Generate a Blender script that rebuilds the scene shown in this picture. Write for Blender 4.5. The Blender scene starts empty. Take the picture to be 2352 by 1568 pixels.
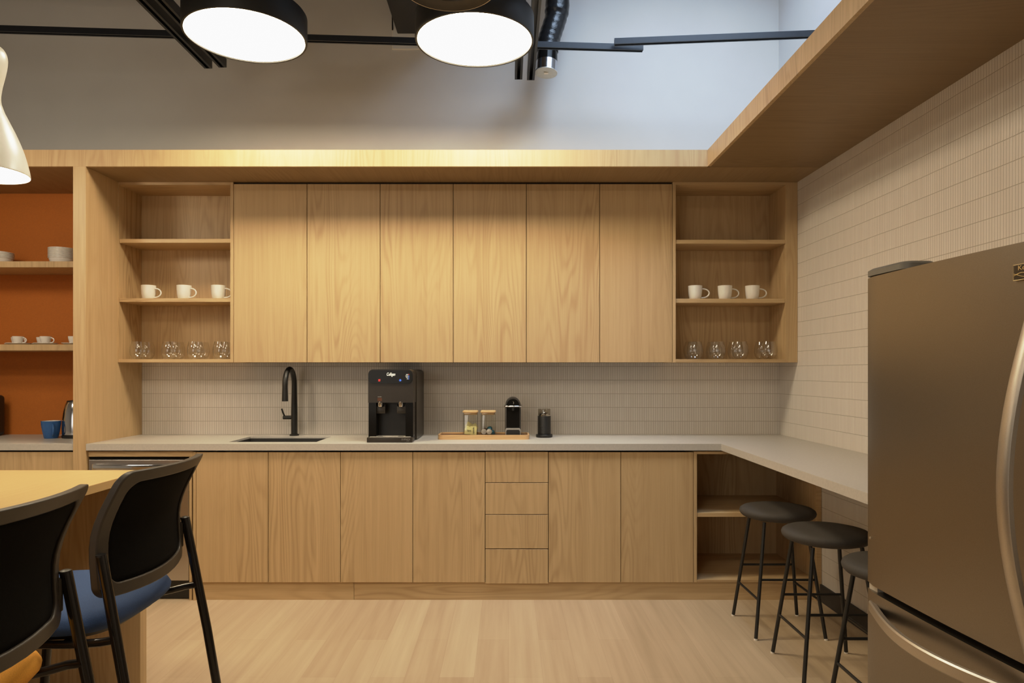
import bpy, bmesh, math, random
from mathutils import Vector, Matrix
random.seed(7)
C = bpy.context.scene.collection
PI = math.pi
# ---------------------------------------------------------------- survey frame (camera at x=0,y=0)
EYE, F, VX, VY = 1.325, 1600.0, 1168.0, 854.0
def X(px, Y): return (px - VX) * Y / F
def Z(py, Y): return EYE - (py - VY) * Y / F
DB, DF, DU, DC = 4.648, 4.024, 4.354, 4.040      # back wall, counter front, wall cabinet front, base cabinet front
CT = 0.91                                        # counter top height
WX0, WSL = 1.803, 0.016                          # right wall: x = WX0 + WSL*(DB-y)
def wallx(y): return WX0 + WSL * (DB - y)
CEIL = 4.35

# ---------------------------------------------------------------- materials
MATS = {}
def new_mat(name):
    m = bpy.data.materials.new(name); m.use_nodes = True
    nt = m.node_tree; bsdf = nt.nodes['Principled BSDF']
    MATS[name] = m
    return m, nt, bsdf
def N(nt, t, **kw):
    n = nt.nodes.new(t)
    for k, v in kw.items(): setattr(n, k, v)
    return n
def plain(name, col, rough=0.5, metal=0.0, spec=0.5, noise=0.0, nscale=40, bump=0.0, bscale=300, **kw):
    m, nt, b = new_mat(name)
    b.inputs['Base Color'].default_value = (*col, 1)
    b.inputs['Roughness'].default_value = rough
    b.inputs['Metallic'].default_value = metal
    b.inputs['Specular IOR Level'].default_value = spec
    for k, v in kw.items(): b.inputs[k.replace('_', ' ')].default_value = v
    tc = N(nt, 'ShaderNodeTexCoord')
    if noise:
        n = N(nt, 'ShaderNodeTexNoise'); n.inputs['Scale'].default_value = nscale; n.inputs['Detail'].default_value = 4
        nt.links.new(tc.outputs['Object'], n.inputs['Vector'])
        r = N(nt, 'ShaderNodeValToRGB')
        r.color_ramp.elements[0].position = .3; r.color_ramp.elements[1].position = .7
        r.color_ramp.elements[0].color = (*[c * (1 - noise) for c in col], 1)
        r.color_ramp.elements[1].color = (*[min(1, c * (1 + noise)) for c in col], 1)
        nt.links.new(n.outputs['Fac'], r.inputs['Fac']); nt.links.new(r.outputs['Color'], b.inputs['Base Color'])
    if bump:
        n = N(nt, 'ShaderNodeTexNoise'); n.inputs['Scale'].default_value = bscale
        nt.links.new(tc.outputs['Object'], n.inputs['Vector'])
        bp = N(nt, 'ShaderNodeBump'); bp.inputs['Strength'].default_value = bump; bp.inputs['Distance'].default_value = .002
        nt.links.new(n.outputs['Fac'], bp.inputs['Height']); nt.links.new(bp.outputs['Normal'], b.inputs['Normal'])
    return m
def emit(name, col, s):
    m, nt, b = new_mat(name)
    b.inputs['Base Color'].default_value = (*col, 1)
    b.inputs['Emission Color'].default_value = (*col, 1)
    b.inputs['Emission Strength'].default_value = s
    return m
def wood(name, axis, light=(.61, .435, .236), dark=(.345, .212, .098), rough=.42, contrast=1.0):
    """oak veneer: fine fibres plus cathedral contour figure running along the grain axis"""
    m, nt, b = new_mat(name)
    L = nt.links.new
    tc = N(nt, 'ShaderNodeTexCoord'); oi = N(nt, 'ShaderNodeObjectInfo')
    w = N(nt, 'ShaderNodeMath', operation='MULTIPLY'); w.inputs[1].default_value = 57.0
    L(oi.outputs['Random'], w.inputs[0])
    def noise(across, along, detail, rough_=.5):
        mp = N(nt, 'ShaderNodeMapping')
        sc = [across] * 3; sc['xyz'.index(axis)] = along
        mp.inputs['Scale'].default_value = sc
        L(tc.outputs['Object'], mp.inputs['Vector'])
        n = N(nt, 'ShaderNodeTexNoise', noise_dimensions='4D')
        n.inputs['Scale'].default_value = 1.0; n.inputs['Detail'].default_value = detail; n.inputs['Roughness'].default_value = rough_
        L(mp.outputs['Vector'], n.inputs['Vector']); L(w.outputs[0], n.inputs['W'])
        return n.outputs['Fac']
    def M(op, a, bb, clamp=False):
        n = N(nt, 'ShaderNodeMath', operation=op, use_clamp=clamp)
        for i, v in enumerate((a, bb)):
            if isinstance(v, (int, float)): n.inputs[i].default_value = v
            else: L(v, n.inputs[i])
        return n.outputs[0]
    n1 = noise(4.2, .42, 2.0, .45)
    ring = M('SINE', M('MULTIPLY', n1, 200.0), 0.0)
    ring = M('POWER', M('ADD', M('MULTIPLY', ring, .5), .5), 2.2)
    mask = noise(3.0, .5, 1.0)
    mask = M('MULTIPLY', M('SUBTRACT', mask, .36, True), 2.4, True)
    fib = noise(260.0, 4.0, 3.0, .6)
    med = noise(36.0, .55, 3.0, .6)
    big = noise(2.0, .3, 1.0)
    f = M('ADD', M('MULTIPLY', fib, .46), M('MULTIPLY', med, .62))
    f = M('ADD', f, M('MULTIPLY', M('MULTIPLY', ring, mask), .42))
    f = M('ADD', f, M('MULTIPLY', big, .25))
    f = M('MULTIPLY', M('SUBTRACT', f, .42), 1.15 * contrast, True)
    r = N(nt, 'ShaderNodeValToRGB')
    r.color_ramp.elements[0].color = (*light, 1); r.color_ramp.elements[1].color = (*dark, 1)
    r.color_ramp.elements[0].position = 0.05; r.color_ramp.elements[1].position = 1.0
    L(f, r.inputs['Fac']); L(r.outputs['Color'], b.inputs['Base Color'])
    b.inputs['Roughness'].default_value = rough; b.inputs['Specular IOR Level'].default_value = .35
    bp = N(nt, 'ShaderNodeBump'); bp.inputs['Strength'].default_value = .08; bp.inputs['Distance'].default_value = .0006
    L(fib, bp.inputs['Height']); L(bp.outputs['Normal'], b.inputs['Normal'])
    return m
TW = .0150
def tiles(name, ux):
    """stacked finger mosaic: slim glazed upright tiles; ux = horizontal axis of the wall"""
    m, nt, b = new_mat(name); L = nt.links.new
    tc = N(nt, 'ShaderNodeTexCoord'); sp = N(nt, 'ShaderNodeSeparateXYZ'); cb = N(nt, 'ShaderNodeCombineXYZ')
    L(tc.outputs['Object'], sp.inputs[0])
    sh = N(nt, 'ShaderNodeMath', operation='SUBTRACT'); sh.inputs[1].default_value = CT - 10 * .0912
    wob = N(nt, 'ShaderNodeTexNoise'); wob.inputs['Scale'].default_value = 2.2
    L(tc.outputs['Object'], wob.inputs['Vector'])
    wm = N(nt, 'ShaderNodeMath', operation='MULTIPLY_ADD'); wm.inputs[1].default_value = .006; 
    L(wob.outputs['Fac'], wm.inputs[0]); L(sp.outputs['Z'], wm.inputs[2])
    L(wm.outputs[0], sh.inputs[0])
    ad = N(nt, 'ShaderNodeMath', operation='ADD'); ad.inputs[1].default_value = 10.0
    L(sp.outputs[ux], ad.inputs[0]); L(ad.outputs[0], cb.inputs['X']); L(sh.outputs[0], cb.inputs['Y'])
    def M(op, x, y=0.0, clamp=False):
        n = N(nt, 'ShaderNodeMath', operation=op, use_clamp=clamp)
        for i, v in enumerate((x, y)):
            if isinstance(v, (int, float)): n.inputs[i].default_value = v
            else: L(v, n.inputs[i])
        return n.outputs[0]
    U = M('DIVIDE', ad.outputs[0], TW); V = M('DIVIDE', sh.outputs[0], .0912)
    fu, fv = M('FRACT', U), M('FRACT', V)
    eu = M('MULTIPLY', M('MINIMUM', fu, M('SUBTRACT', 1.0, fu)), TW)       # metres to the nearest joint
    ev = M('MULTIPLY', M('MINIMUM', fv, M('SUBTRACT', 1.0, fv)), .0912)
    def face(e, w0, w1):
        n = N(nt, 'ShaderNodeMapRange', interpolation_type='SMOOTHSTEP'); L(e, n.inputs['Value'])
        n.inputs['From Min'].default_value = w0; n.inputs['From Max'].default_value = w1
        return n.outputs['Result']
    fac = M('MULTIPLY', face(eu, .0004, .0013), face(ev, .0008, .0019))
    hgt = M('MULTIPLY', face(eu, .0, .0042), face(ev, .0002, .0040))
    wn = N(nt, 'ShaderNodeTexWhiteNoise', noise_dimensions='2D'); cb2 = N(nt, 'ShaderNodeCombineXYZ')
    L(M('FLOOR', U), cb2.inputs['X']); L(M('FLOOR', V), cb2.inputs['Y']); L(cb2.outputs[0], wn.inputs['Vector'])
    r = N(nt, 'ShaderNodeValToRGB')
    r.color_ramp.elements[0].color = (.70, .645, .58, 1); r.color_ramp.elements[1].color = (.74, .69, .625, 1)
    L(wn.outputs['Value'], r.inputs['Fac'])
    mx = N(nt, 'ShaderNodeMix', data_type='RGBA'); mx.inputs['A'].default_value = (.40, .345, .28, 1)
    L(fac, mx.inputs['Factor']); L(r.outputs['Color'], mx.inputs['B']); L(mx.outputs['Result'], b.inputs['Base Color'])
    bp = N(nt, 'ShaderNodeBump'); bp.inputs['Strength'].default_value = .5; bp.inputs['Distance'].default_value = .0012
    L(hgt, bp.inputs['Height']); L(bp.outputs['Normal'], b.inputs['Normal'])
    b.inputs['Roughness'].default_value = .28; b.inputs['Specular IOR Level'].default_value = .4
    return m
def floor_mat():
    m, nt, b = new_mat('floor planks'); L = nt.links.new
    tc = N(nt, 'ShaderNodeTexCoord'); sp = N(nt, 'ShaderNodeSeparateXYZ'); cb = N(nt, 'ShaderNodeCombineXYZ')
    L(tc.outputs['Object'], sp.inputs[0]); L(sp.outputs['Y'], cb.inputs['X']); L(sp.outputs['X'], cb.inputs['Y'])
    br = N(nt, 'ShaderNodeTexBrick', offset=.37, offset_frequency=2)
    for k, v in (('Scale', 1.0), ('Mortar Size', .0005), ('Mortar Smooth', .2), ('Bias', -.1), ('Brick Width', 1.15), ('Row Height', .15)):
        br.inputs[k].default_value = v
    br.inputs['Color1'].default_value = (.52, .40, .265, 1); br.inputs['Color2'].default_value = (.44, .328, .21, 1)
    br.inputs['Mortar'].default_value = (.38, .275, .175, 1)
    L(cb.outputs[0], br.inputs['Vector'])
    mp = N(nt, 'ShaderNodeMapping'); mp.inputs['Scale'].default_value = (26, 1.1, 1)
    L(tc.outputs['Object'], mp.inputs['Vector'])
    n = N(nt, 'ShaderNodeTexNoise'); n.inputs['Scale'].default_value = 1; n.inputs['Detail'].default_value = 4
    L(mp.outputs[0], n.inputs['Vector'])
    r = N(nt, 'ShaderNodeValToRGB')
    r.color_ramp.elements[0].position = .3; r.color_ramp.elements[1].position = .72
    r.color_ramp.elements[0].color = (.87, .85, .82, 1); r.color_ramp.elements[1].color = (1.05, 1.05, 1.05, 1)
    L(n.outputs['Fac'], r.inputs['Fac'])
    mx = N(nt, 'ShaderNodeMix', data_type='RGBA', blend_type='MULTIPLY'); mx.inputs['Factor'].default_value = 1
    L(br.outputs['Color'], mx.inputs['A']); L(r.outputs['Color'], mx.inputs['B'])
    L(mx.outputs['Result'], b.inputs['Base Color'])
    b.inputs['Roughness'].default_value = .5; b.inputs['Specular IOR Level'].default_value = .3
    return m
def glass_mat(name, tint=(1, 1, 1), blend=.12):
    m = bpy.data.materials.new(name); m.use_nodes = True; nt = m.node_tree; MATS[name] = m
    nt.nodes.remove(nt.nodes['Principled BSDF'])
    out = nt.nodes['Material Output']
    t = N(nt, 'ShaderNodeBsdfTransparent'); t.inputs['Color'].default_value = (*tint, 1)
    g = N(nt, 'ShaderNodeBsdfGlossy'); g.inputs['Roughness'].default_value = .07
    lw = N(nt, 'ShaderNodeLayerWeight'); lw.inputs['Blend'].default_value = .5
    pw = N(nt, 'ShaderNodeMath', operation='POWER'); pw.inputs[1].default_value = 3.5
    sc_ = N(nt, 'ShaderNodeMath', operation='MULTIPLY_ADD'); sc_.inputs[1].default_value = blend * 3; sc_.inputs[2].default_value = .075
    nt.links.new(lw.outputs['Facing'], pw.inputs[0]); nt.links.new(pw.outputs[0], sc_.inputs[0])
    mx = N(nt, 'ShaderNodeMixShader')
    nt.links.new(sc_.outputs[0], mx.inputs[0]); nt.links.new(t.outputs[0], mx.inputs[1]); nt.links.new(g.outputs[0], mx.inputs[2])
    nt.links.new(mx.outputs[0], out.inputs['Surface'])
    return m
WZ = wood('oak upright grain', 'z'); WXm = wood('oak cross grain', 'x'); WY = wood('oak lengthways grain', 'y')
WSX = wood('soffit oak shaded crosswise', 'x', (.27, .18, .095), (.18, .112, .054)); WSY = wood('soffit oak shaded lengthways', 'y', (.34, .23, .122), (.22, .137, .066))  # darker copies of the oak; underside shade put into the colour
WT = wood('table top oak', 'y', (.58, .395, .185), (.44, .285, .12), .38, .7)
WTRAY = wood('acacia tray', 'x', (.70, .45, .22), (.44, .24, .10), .4, 1.2)
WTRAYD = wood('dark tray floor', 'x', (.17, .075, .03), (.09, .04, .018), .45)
WLID = wood('bamboo lid', 'x', (.62, .40, .19), (.50, .30, .13), .45, .6)
TILEB = tiles('finger mosaic back', 'X'); TILER = tiles('finger mosaic side', 'Y')
FLOOR = floor_mat()
PAINT = plain('grey wall paint', (.56, .54, .51), .75, noise=.03, nscale=3, bump=.05, bscale=180)
PAINTL = plain('white wall paint', (.66, .66, .66), .75, noise=.02, nscale=3)
CEILM = plain('dark ceiling paint', (.12, .115, .11), .9, noise=.04)
ORANGE = plain('orange fabric panel', (.47, .135, .014), .75, noise=.05, nscale=120)
QUARTZ = plain('beige quartz', (.50, .465, .415), .38, noise=.05, nscale=90)
GAP = plain('shadow gap', (.035, .022, .012), .9, noise=.1)  # near-black carcass colour stands in for shade between the doors
BLACK = plain('black powder coat', (.012, .011, .010), .42, noise=.1)
BLACKG = plain('gloss black plastic', (.008, .007, .006), .14, spec=.15, noise=.1)
CHARC = plain('charcoal plastic', (.045, .038, .031), .38, noise=.06)
DISPB = plain('satin dark plastic', (.030, .023, .017), .33, spec=.35, noise=.06)
RAILM = plain('black strut steel', (.013, .014, .018), .38, metal=.2, noise=.1)
DUCTM = plain('black duct foil', (.012, .012, .013), .25, noise=.2, nscale=60, bump=.6, bscale=90)
MESHM = plain('black mesh back', (.0025, .0022, .002), .9, spec=.12, noise=.3, nscale=700, bump=.4, bscale=900)
FRAMEM = plain('dark brown chair frame', (.044, .035, .026), .45, noise=.06)
TUBEM = plain('glossy black tube', (.012, .010, .009), .14, noise=.1)
BLUE = plain('navy seat cloth', (.030, .068, .18), .85, noise=.18, nscale=500, bump=.5, bscale=700)
YELLOW = plain('mustard seat cloth', (.72, .32, .035), .85, noise=.12, nscale=500, bump=.5, bscale=700)
STOOLM = plain('stool upholstery', (.050, .043, .037), .75, noise=.1, nscale=200)
GLIDE = plain('pale glide', (.75, .70, .62), .5, noise=.02)
STEEL = plain('brushed stainless', (.27, .24, .205), .34, metal=1.0, noise=.05, nscale=400)
STEELH = plain('satin handle steel', (.55, .50, .44), .40, metal=1.0, noise=.03, nscale=300)
FSIDE = plain('fridge grey side', (.16, .145, .12), .5, noise=.03)
CHROME = plain('chrome', (.80, .80, .80), .08, metal=1.0, noise=.02)
DWST = plain('dishwasher steel', (.55, .52, .50), .30, metal=1.0, noise=.04, nscale=300)
DWSIDE = plain('pale dishwasher panel', (.62, .58, .54), .35, metal=.5, noise=.03)
WHITE = plain('white china', (.80, .77, .71), .18, noise=.02)
BLUEM = plain('blue glazed mug', (.035, .12, .34), .22, noise=.05)
PENDW = plain('white enamel shade', (.72, .69, .63), .3, noise=.02)
DRUM = plain('black drum metal', (.020, .019, .018), .5, noise=.05)
DISH = plain('bronze dish metal', (.075, .066, .056), .4, metal=.3, noise=.05)
PALECAP = plain('galvanised cap', (.62, .62, .58), .4, metal=.6, noise=.05)
LAMP = emit('drum diffuser glow', (1.0, .85, .60), 41.0)
LAMP2 = emit('pendant diffuser glow', (1.0, .83, .56), 44.0)
GLASS = glass_mat('clear glass', (.985, .985, .98), .16)
JARG = glass_mat('jar glass', (.97, .97, .95), .1)
PACK = plain('yellow sweetener paper', (.84, .76, .34), .6, noise=.1, nscale=60)
PODS = plain('silver foil', (.80, .74, .66), .3, metal=.6, noise=.08, nscale=80)
PODT = plain('teal pod', (.01, .10, .14), .3, metal=.5, noise=.05)
PODB = plain('brown pod', (.10, .045, .02), .35, metal=.5, noise=.05)
INK = plain('dark print', (.02, .02, .04), .6, noise=.05)
LOGO = emit('lit white lettering', (1.0, .97, .80), .9)
REDL = emit('red indicator', (.9, .06, .05), .8); BLUEL = emit('blue indicator', (.08, .22, 1.0), 1.0)
GREYT = plain('grey lettering', (.26, .245, .22), .5, noise=.02)
GRATE = plain('pale drip grate', (.55, .50, .42), .35, metal=.3, noise=.05)
GOLD = plain('gold line', (.75, .60, .33), .3, metal=.8, noise=.03)
BADGE = plain('badge brown', (.035, .024, .015), .3, noise=.05)
SINKM = plain('dark composite sink', (.028, .026, .025), .5, noise=.15, nscale=200)
KSTEEL = plain('kettle steel', (.55, .55, .57), .16, metal=1.0, noise=.03)
BASEB = plain('charcoal rubber base', (.035, .030, .027), .6, noise=.08)
CLEARP = plain('smoky clear lid', (.10, .09, .08), .1, noise=.05)

# ---------------------------------------------------------------- mesh builder
class MB:
    def __init__(s): s.bm = bmesh.new()
    def box(s, x0, x1, y0, y1, z0, z1, bev=0.0, seg=1):
        vs = [s.bm.verts.new((x, y, z)) for x in (min(x0, x1), max(x0, x1)) for y in (min(y0, y1), max(y0, y1)) for z in (min(z0, z1), max(z0, z1))]
        fs = [s.bm.faces.new([vs[i] for i in q]) for q in ((0, 1, 3, 2), (4, 6, 7, 5), (0, 4, 5, 1), (2, 3, 7, 6), (0, 2, 6, 4), (1, 5, 7, 3))]
        if bev > 0:
            es = list({e for f in fs for e in f.edges})
            bmesh.ops.bevel(s.bm, geom=es, offset=bev, segments=seg, affect='EDGES', profile=.5)
        return s
    def prism(s, pts, axis, a, b):
        """pts: 2-D outline in the plane normal to axis; extruded a..b"""
        def mk(p, t):
            return {'x': (t, p[0], p[1]), 'y': (p[0], t, p[1]), 'z': (p[0], p[1], t)}[axis]
        A = [s.bm.verts.new(mk(p, a)) for p in pts]; B = [s.bm.verts.new(mk(p, b)) for p in pts]
        s.bm.faces.new(A); s.bm.faces.new(B[::-1])
        n = len(pts)
        for i in range(n): s.bm.faces.new((A[i], B[i], B[(i + 1) % n], A[(i + 1) % n]))
        return s
    def tube(s, path, r, seg=12, caps=True):
        path = [Vector(p) for p in path]; n = len(path)
        rs = r if isinstance(r, (list, tuple)) else [r] * n
        rings = []; up = None
        for i, p in enumerate(path):
            t = (path[min(i + 1, n - 1)] - path[max(i - 1, 0)]).normalized()
            if up is None:
                up = Vector((0, 0, 1)) if abs(t.z) < .9 else Vector((1, 0, 0))
            u = (up - t * up.dot(t)).normalized(); v = t.cross(u); up = u
            rings.append([s.bm.verts.new(p + (u * math.cos(2 * PI * k / seg) + v * math.sin(2 * PI * k / seg)) * rs[i]) for k in range(seg)])
        for a, b in zip(rings, rings[1:]):
            for k in range(seg): s.bm.faces.new((a[k], a[(k + 1) % seg], b[(k + 1) % seg], b[k]))
        if caps:
            s.bm.faces.new(rings[0][::-1]); s.bm.faces.new(rings[-1])
        return s
    def ribbon(s, path, side, w, t):
        """flat bar with rectangular section swept on path; side = width direction"""
        path = [Vector(p) for p in path]; n = len(path); side = Vector(side).normalized(); rings = []
        for i, p in enumerate(path):
            tg = (path[min(i + 1, n - 1)] - path[max(i - 1, 0)]).normalized(); nr = tg.cross(side).normalized()
            c = []
            for a, b in ((-1, -.6), (-.75, -1), (.75, -1), (1, -.6), (1, .6), (.75, 1), (-.75, 1), (-1, .6)):
                c.append(s.bm.verts.new(p + side * a * w / 2 + nr * b * t / 2))
            rings.append(c)
        for a, b in zip(rings, rings[1:]):
            for k in range(8): s.bm.faces.new((a[k], a[(k + 1) % 8], b[(k + 1) % 8], b[k]))
        s.bm.faces.new(rings[0][::-1]); s.bm.faces.new(rings[-1])
        return s
    def lathe(s, prof, c=(0, 0, 0), seg=32, mat=None):
        rings = []
        c = Vector(c)
        for r, z in prof:
            if r < 1e-6:
                rings.append([s.bm.verts.new(c + Vector((0, 0, z)))])
            else:
                rings.append([s.bm.verts.new(c + Vector((r * math.cos(2 * PI * k / seg), r * math.sin(2 * PI * k / seg), z))) for k in range(seg)])
        for a, b in zip(rings, rings[1:]):
            for k in range(seg):
                k2 = (k + 1) % seg
                if len(a) == 1 and len(b) == 1: continue
                if len(a) == 1: s.bm.faces.new((a[0], b[k2], b[k]))
                elif len(b) == 1: s.bm.faces.new((a[k], a[k2], b[0]))
                else: s.bm.faces.new((a[k], a[k2], b[k2], b[k]))
        return s
    def loft(s, rings, cap=True):
        R = [[s.bm.verts.new(p) for p in r] for r in rings]; n = len(R[0])
        for a, b in zip(R, R[1:]):
            for k in range(n): s.bm.faces.new((a[k], a[(k + 1) % n], b[(k + 1) % n], b[k]))
        if cap: s.bm.faces.new(R[0][::-1]); s.bm.faces.new(R[-1])
        return s
    def grid(s, pts):
        V = [[s.bm.verts.new(p) for p in row] for row in pts]
        for i in range(len(V) - 1):
            for j in range(len(V[0]) - 1): s.bm.faces.new((V[i][j], V[i][j + 1], V[i + 1][j + 1], V[i + 1][j]))
        return s
    def xf(s, m):
        s.bm.transform(m); return s
def obj(name, mb, mat, parent=None, smooth=False, label=None, solid=0):
    me = bpy.data.meshes.new(name)
    bmesh.ops.recalc_face_normals(mb.bm, faces=mb.bm.faces)
    mb.bm.to_mesh(me); mb.bm.free()
    mats = mat if isinstance(mat, (list, tuple)) else [mat]
    for m in mats: me.materials.append(m)
    if smooth:
        for p in me.polygons: p.use_smooth = True
        me.set_sharp_from_angle(angle=math.radians(40))
    o = bpy.data.objects.new(name, me); C.objects.link(o)
    if parent is not None:
        o.parent = parent
        if parent.get('_world'): o.matrix_parent_inverse = Matrix.Translation(-Vector(parent.location))
        elif parent.parent is not None and parent.parent.get('_world'): pass
    if solid:
        md = o.modifiers.new('thickness', 'SOLIDIFY'); md.thickness = solid; md.offset = 0
    if label: o['label'] = label
    return o
def tag(o, label, cat, group=None):
    o['label'] = label; o['category'] = cat
    if group: o['group'] = group
    return o
def thing(name, label, cat, loc=(0, 0, 0), rotz=0, group=None, world=False):
    """Empty at the thing's base; world=True: its parts are modelled in room coordinates"""
    o = bpy.data.objects.new(name, None); C.objects.link(o); o.empty_display_size = .1
    o.location = loc; o.rotation_euler = (0, 0, rotz)
    if world: o['_world'] = 1
    return tag(o, label, cat, group)
def struct(name, mb, mat, **kw):
    o = obj(name, mb, mat, **kw); o['kind'] = 'structure'; return o
def dup(root, loc=None, rotz=None, label=None, group=None):
    r = root.copy(); C.objects.link(r)
    if loc is not None: r.location = loc
    if rotz is not None: r.rotation_euler = (0, 0, rotz)
    if label: r['label'] = label
    if group: r['group'] = group
    for ch in list(root.children):
        c = ch.copy(); C.objects.link(c); c.parent = r
        for g in list(ch.children):
            d = g.copy(); C.objects.link(d); d.parent = c
    return r
def text(name, body, size, loc, rot, mat, parent, shear=0.0, ext=.0004, align='CENTER', sx=1.0):
    cu = bpy.data.curves.new(name, 'FONT'); cu.body = body; cu.size = size; cu.extrude = ext; cu.shear = shear
    cu.align_x = align; cu.align_y = 'CENTER'; cu.materials.append(mat)
    tmp = bpy.data.objects.new('lettering_curve', cu); C.objects.link(tmp)
    bpy.context.view_layer.update()
    me = bpy.data.meshes.new_from_object(tmp.evaluated_get(bpy.context.evaluated_depsgraph_get()))
    bpy.data.objects.remove(tmp); me.name = name
    o = bpy.data.objects.new(name, me); C.objects.link(o)
    o.location = loc; o.rotation_euler = rot; o.scale = (sx, 1, 1); o.parent = parent
    if parent is not None and parent.get('_world'): o.matrix_parent_inverse = Matrix.Translation(-Vector(parent.location))
    return o
FACE_Y = (PI / 2, 0, 0)
def arc(c, r, a0, a1, n, plane='xz'):
    out = []
    for i in range(n + 1):
        a = a0 + (a1 - a0) * i / n
        p, q = r * math.cos(a), r * math.sin(a)
        out.append({'xz': (c[0] + p, c[1], c[2] + q), 'yz': (c[0], c[1] + p, c[2] + q), 'xy': (c[0] + p, c[1] + q, c[2])}[plane])
    return out

# ================================================================= THE SETTING
ZS0, ZS1 = 2.512, 2.608          # soffit underside / top
NX0 = -3.75                      # left end of the orange niche
struct('floor', MB().box(-5.6, wallx(-4) + .1, -4, DB + .1, -.06, 0), FLOOR)
struct('wall_back', MB().box(-5.6, wallx(DB) + .3, DB, DB + .1, 0, CEIL), PAINT)
# right wall: tiled below the soffit, painted above
def wall_prism(z0, z1):
    return MB().prism([(wallx(-4), -4), (wallx(DB), DB), (wallx(DB) + .15, DB), (wallx(-4) + .15, -4)], 'z', z0, z1)
struct('wall_right', wall_prism(0, ZS0 + .03), TILER)
struct('wall_right_upper', wall_prism(ZS0 + .03, CEIL), PAINTL)
struct('wall_left', MB().box(-5.7, -5.6, -4, DB, 0, CEIL), PAINTL)
struct('wall_front', MB().box(-5.6, wallx(-4), -4.1, -4, 0, CEIL), PAINTL)
# ceiling with the skylight opening
SK = (.35, 1.6, 2.6, 3.9)
cl = MB()
cl.box(-5.6, SK[0], -4, DB, CEIL, CEIL + .12); cl.box(SK[1], wallx(-4), -4, DB, CEIL, CEIL + .12)
cl.box(SK[0], SK[1], -4, SK[2], CEIL, CEIL + .12); cl.box(SK[0], SK[1], SK[3], DB, CEIL, CEIL + .12)
struct('ceiling', cl, CEILM)
struct('baseboard_right', MB().prism([(wallx(DC) - .012, DC + .02), (wallx(-2) - .012, -2), (wallx(-2) + .02, -2), (wallx(DC) + .02, DC + .02)], 'z', 0, .098), BASEB)
# mosaic splashback between counter and cabinets
struct('tile_backsplash', MB().box(-2.46, wallx(DB), DB - .008, DB, CT - .03, 1.42), TILEB)
struct('orange_back_panel', MB().box(NX0, -2.50, DB - .01, DB, CT - .03, ZS0), ORANGE)
# soffit: front run + right run (plan L), oak fascia faces
SX = X(1625.5, DF)               # inner edge of the right run
struct('soffit_front', MB().box(-4.2, SX, DF, DF + .018, ZS0, ZS1).box(-4.2, SX, DF + .018, DB, ZS0 + .02, ZS1 - .002), WZ)
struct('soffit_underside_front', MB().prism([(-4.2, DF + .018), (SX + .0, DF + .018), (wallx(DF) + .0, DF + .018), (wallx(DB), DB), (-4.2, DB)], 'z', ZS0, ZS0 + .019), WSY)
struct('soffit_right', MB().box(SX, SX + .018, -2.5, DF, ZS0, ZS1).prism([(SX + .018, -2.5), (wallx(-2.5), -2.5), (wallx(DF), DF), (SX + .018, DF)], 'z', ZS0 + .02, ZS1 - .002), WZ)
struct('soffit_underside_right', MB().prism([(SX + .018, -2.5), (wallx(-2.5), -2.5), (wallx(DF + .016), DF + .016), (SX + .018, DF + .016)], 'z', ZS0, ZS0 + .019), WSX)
# upright oak partition between niche and kitchen
PX0, PX1 = X(167.5, DF), X(197, DF)
struct('partition_panel', MB().box(PX0, PX1, DF, DB - .0, 0, ZS0, .001), WZ)
struct('partition_panel_left', MB().box(NX0 - .075, NX0, DF, DB, 0, ZS0, .001), WZ)
# toe kick below the base cabinets, two lengths with a joint
KX = X(813, 4.053)
struct('trim_1', MB().box(X(462, 4.053), KX - .001, 4.053, 4.068, 0, .103), WXm)
struct('trim_2', MB().box(KX + .001, X(1874, 4.053), 4.053, 4.068, 0, .103), WXm)

# ================================================================= WALL CABINETS
ZU0, ZU1 = Z(832, DU), ZS0
ub = [536.5, 705, 873, 1041, 1209, 1377.5, 1544.5]
ux = [X(p, DU) for p in ub]
wl = ['oak double-door wall cabinet beside the left open shelves, above the sink and faucet',
      'oak double-door wall cabinet at mid-run, above the black water dispenser and tray',
      'oak double-door wall cabinet beside the right open shelves, above the milk frother']
for k in range(3):
    a, m_, b = ux[2 * k], ux[2 * k + 1], ux[2 * k + 2]
    t = thing('wall_cabinet', wl[k], 'cabinet', ((a + b) / 2, (DU + DB) / 2, ZU0), group='closed wall cabinets', world=True)
    obj('carcass', MB().box(a + .001, b - .001, DU + .021, DB, ZU0 + .002, ZU1 - .001), GAP, t)
    for p, q in ((a, m_), (m_, b)):
        obj('door', MB().box(p + .0018, q - .0018, DU, DU + .019, ZU0, ZU1 - .013, .0008), WZ, t)
def open_shelf(label, x0, x1, lw, rw, yb):
    t = thing('open_shelf_unit', label, 'shelf unit', ((x0 + x1) / 2, (DU + DB) / 2, ZU0), group='open wall shelves', world=True)
    D1 = DB - .009
    obj('side_panel', MB().box(x0, x0 + lw, DU, D1, ZU0, ZU1 - .001, .0008), WZ, t)
    obj('side_panel', MB().box(x1 - rw, x1, DU, D1, ZU0, ZU1 - .001, .0008), WZ, t)
    obj('top_board', MB().box(x0 + lw, x1 - rw, DU, D1, ZU1 - .018, ZU1 - .001), WXm, t)
    obj('bottom_board', MB().box(x0 + lw, x1 - rw, DU, D1, ZU0, ZU0 + .020, .0008), WXm, t)
    obj('back_panel', MB().box(x0 + lw, x1 - rw, D1 - .012, D1, ZU0 + .020, ZU1 - .018), WZ, t)
    for py0, py1 in yb:
        obj('shelf', MB().box(x0 + lw + .001, x1 - rw - .001, DU + .006, D1 - .012, Z(py1, DU), Z(py0, DU), .0008), WXm, t)
    return t
xL0, xL1 = PX1 - 0.0, ux[0] - .001
xL0 = X(266, DU)
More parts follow.
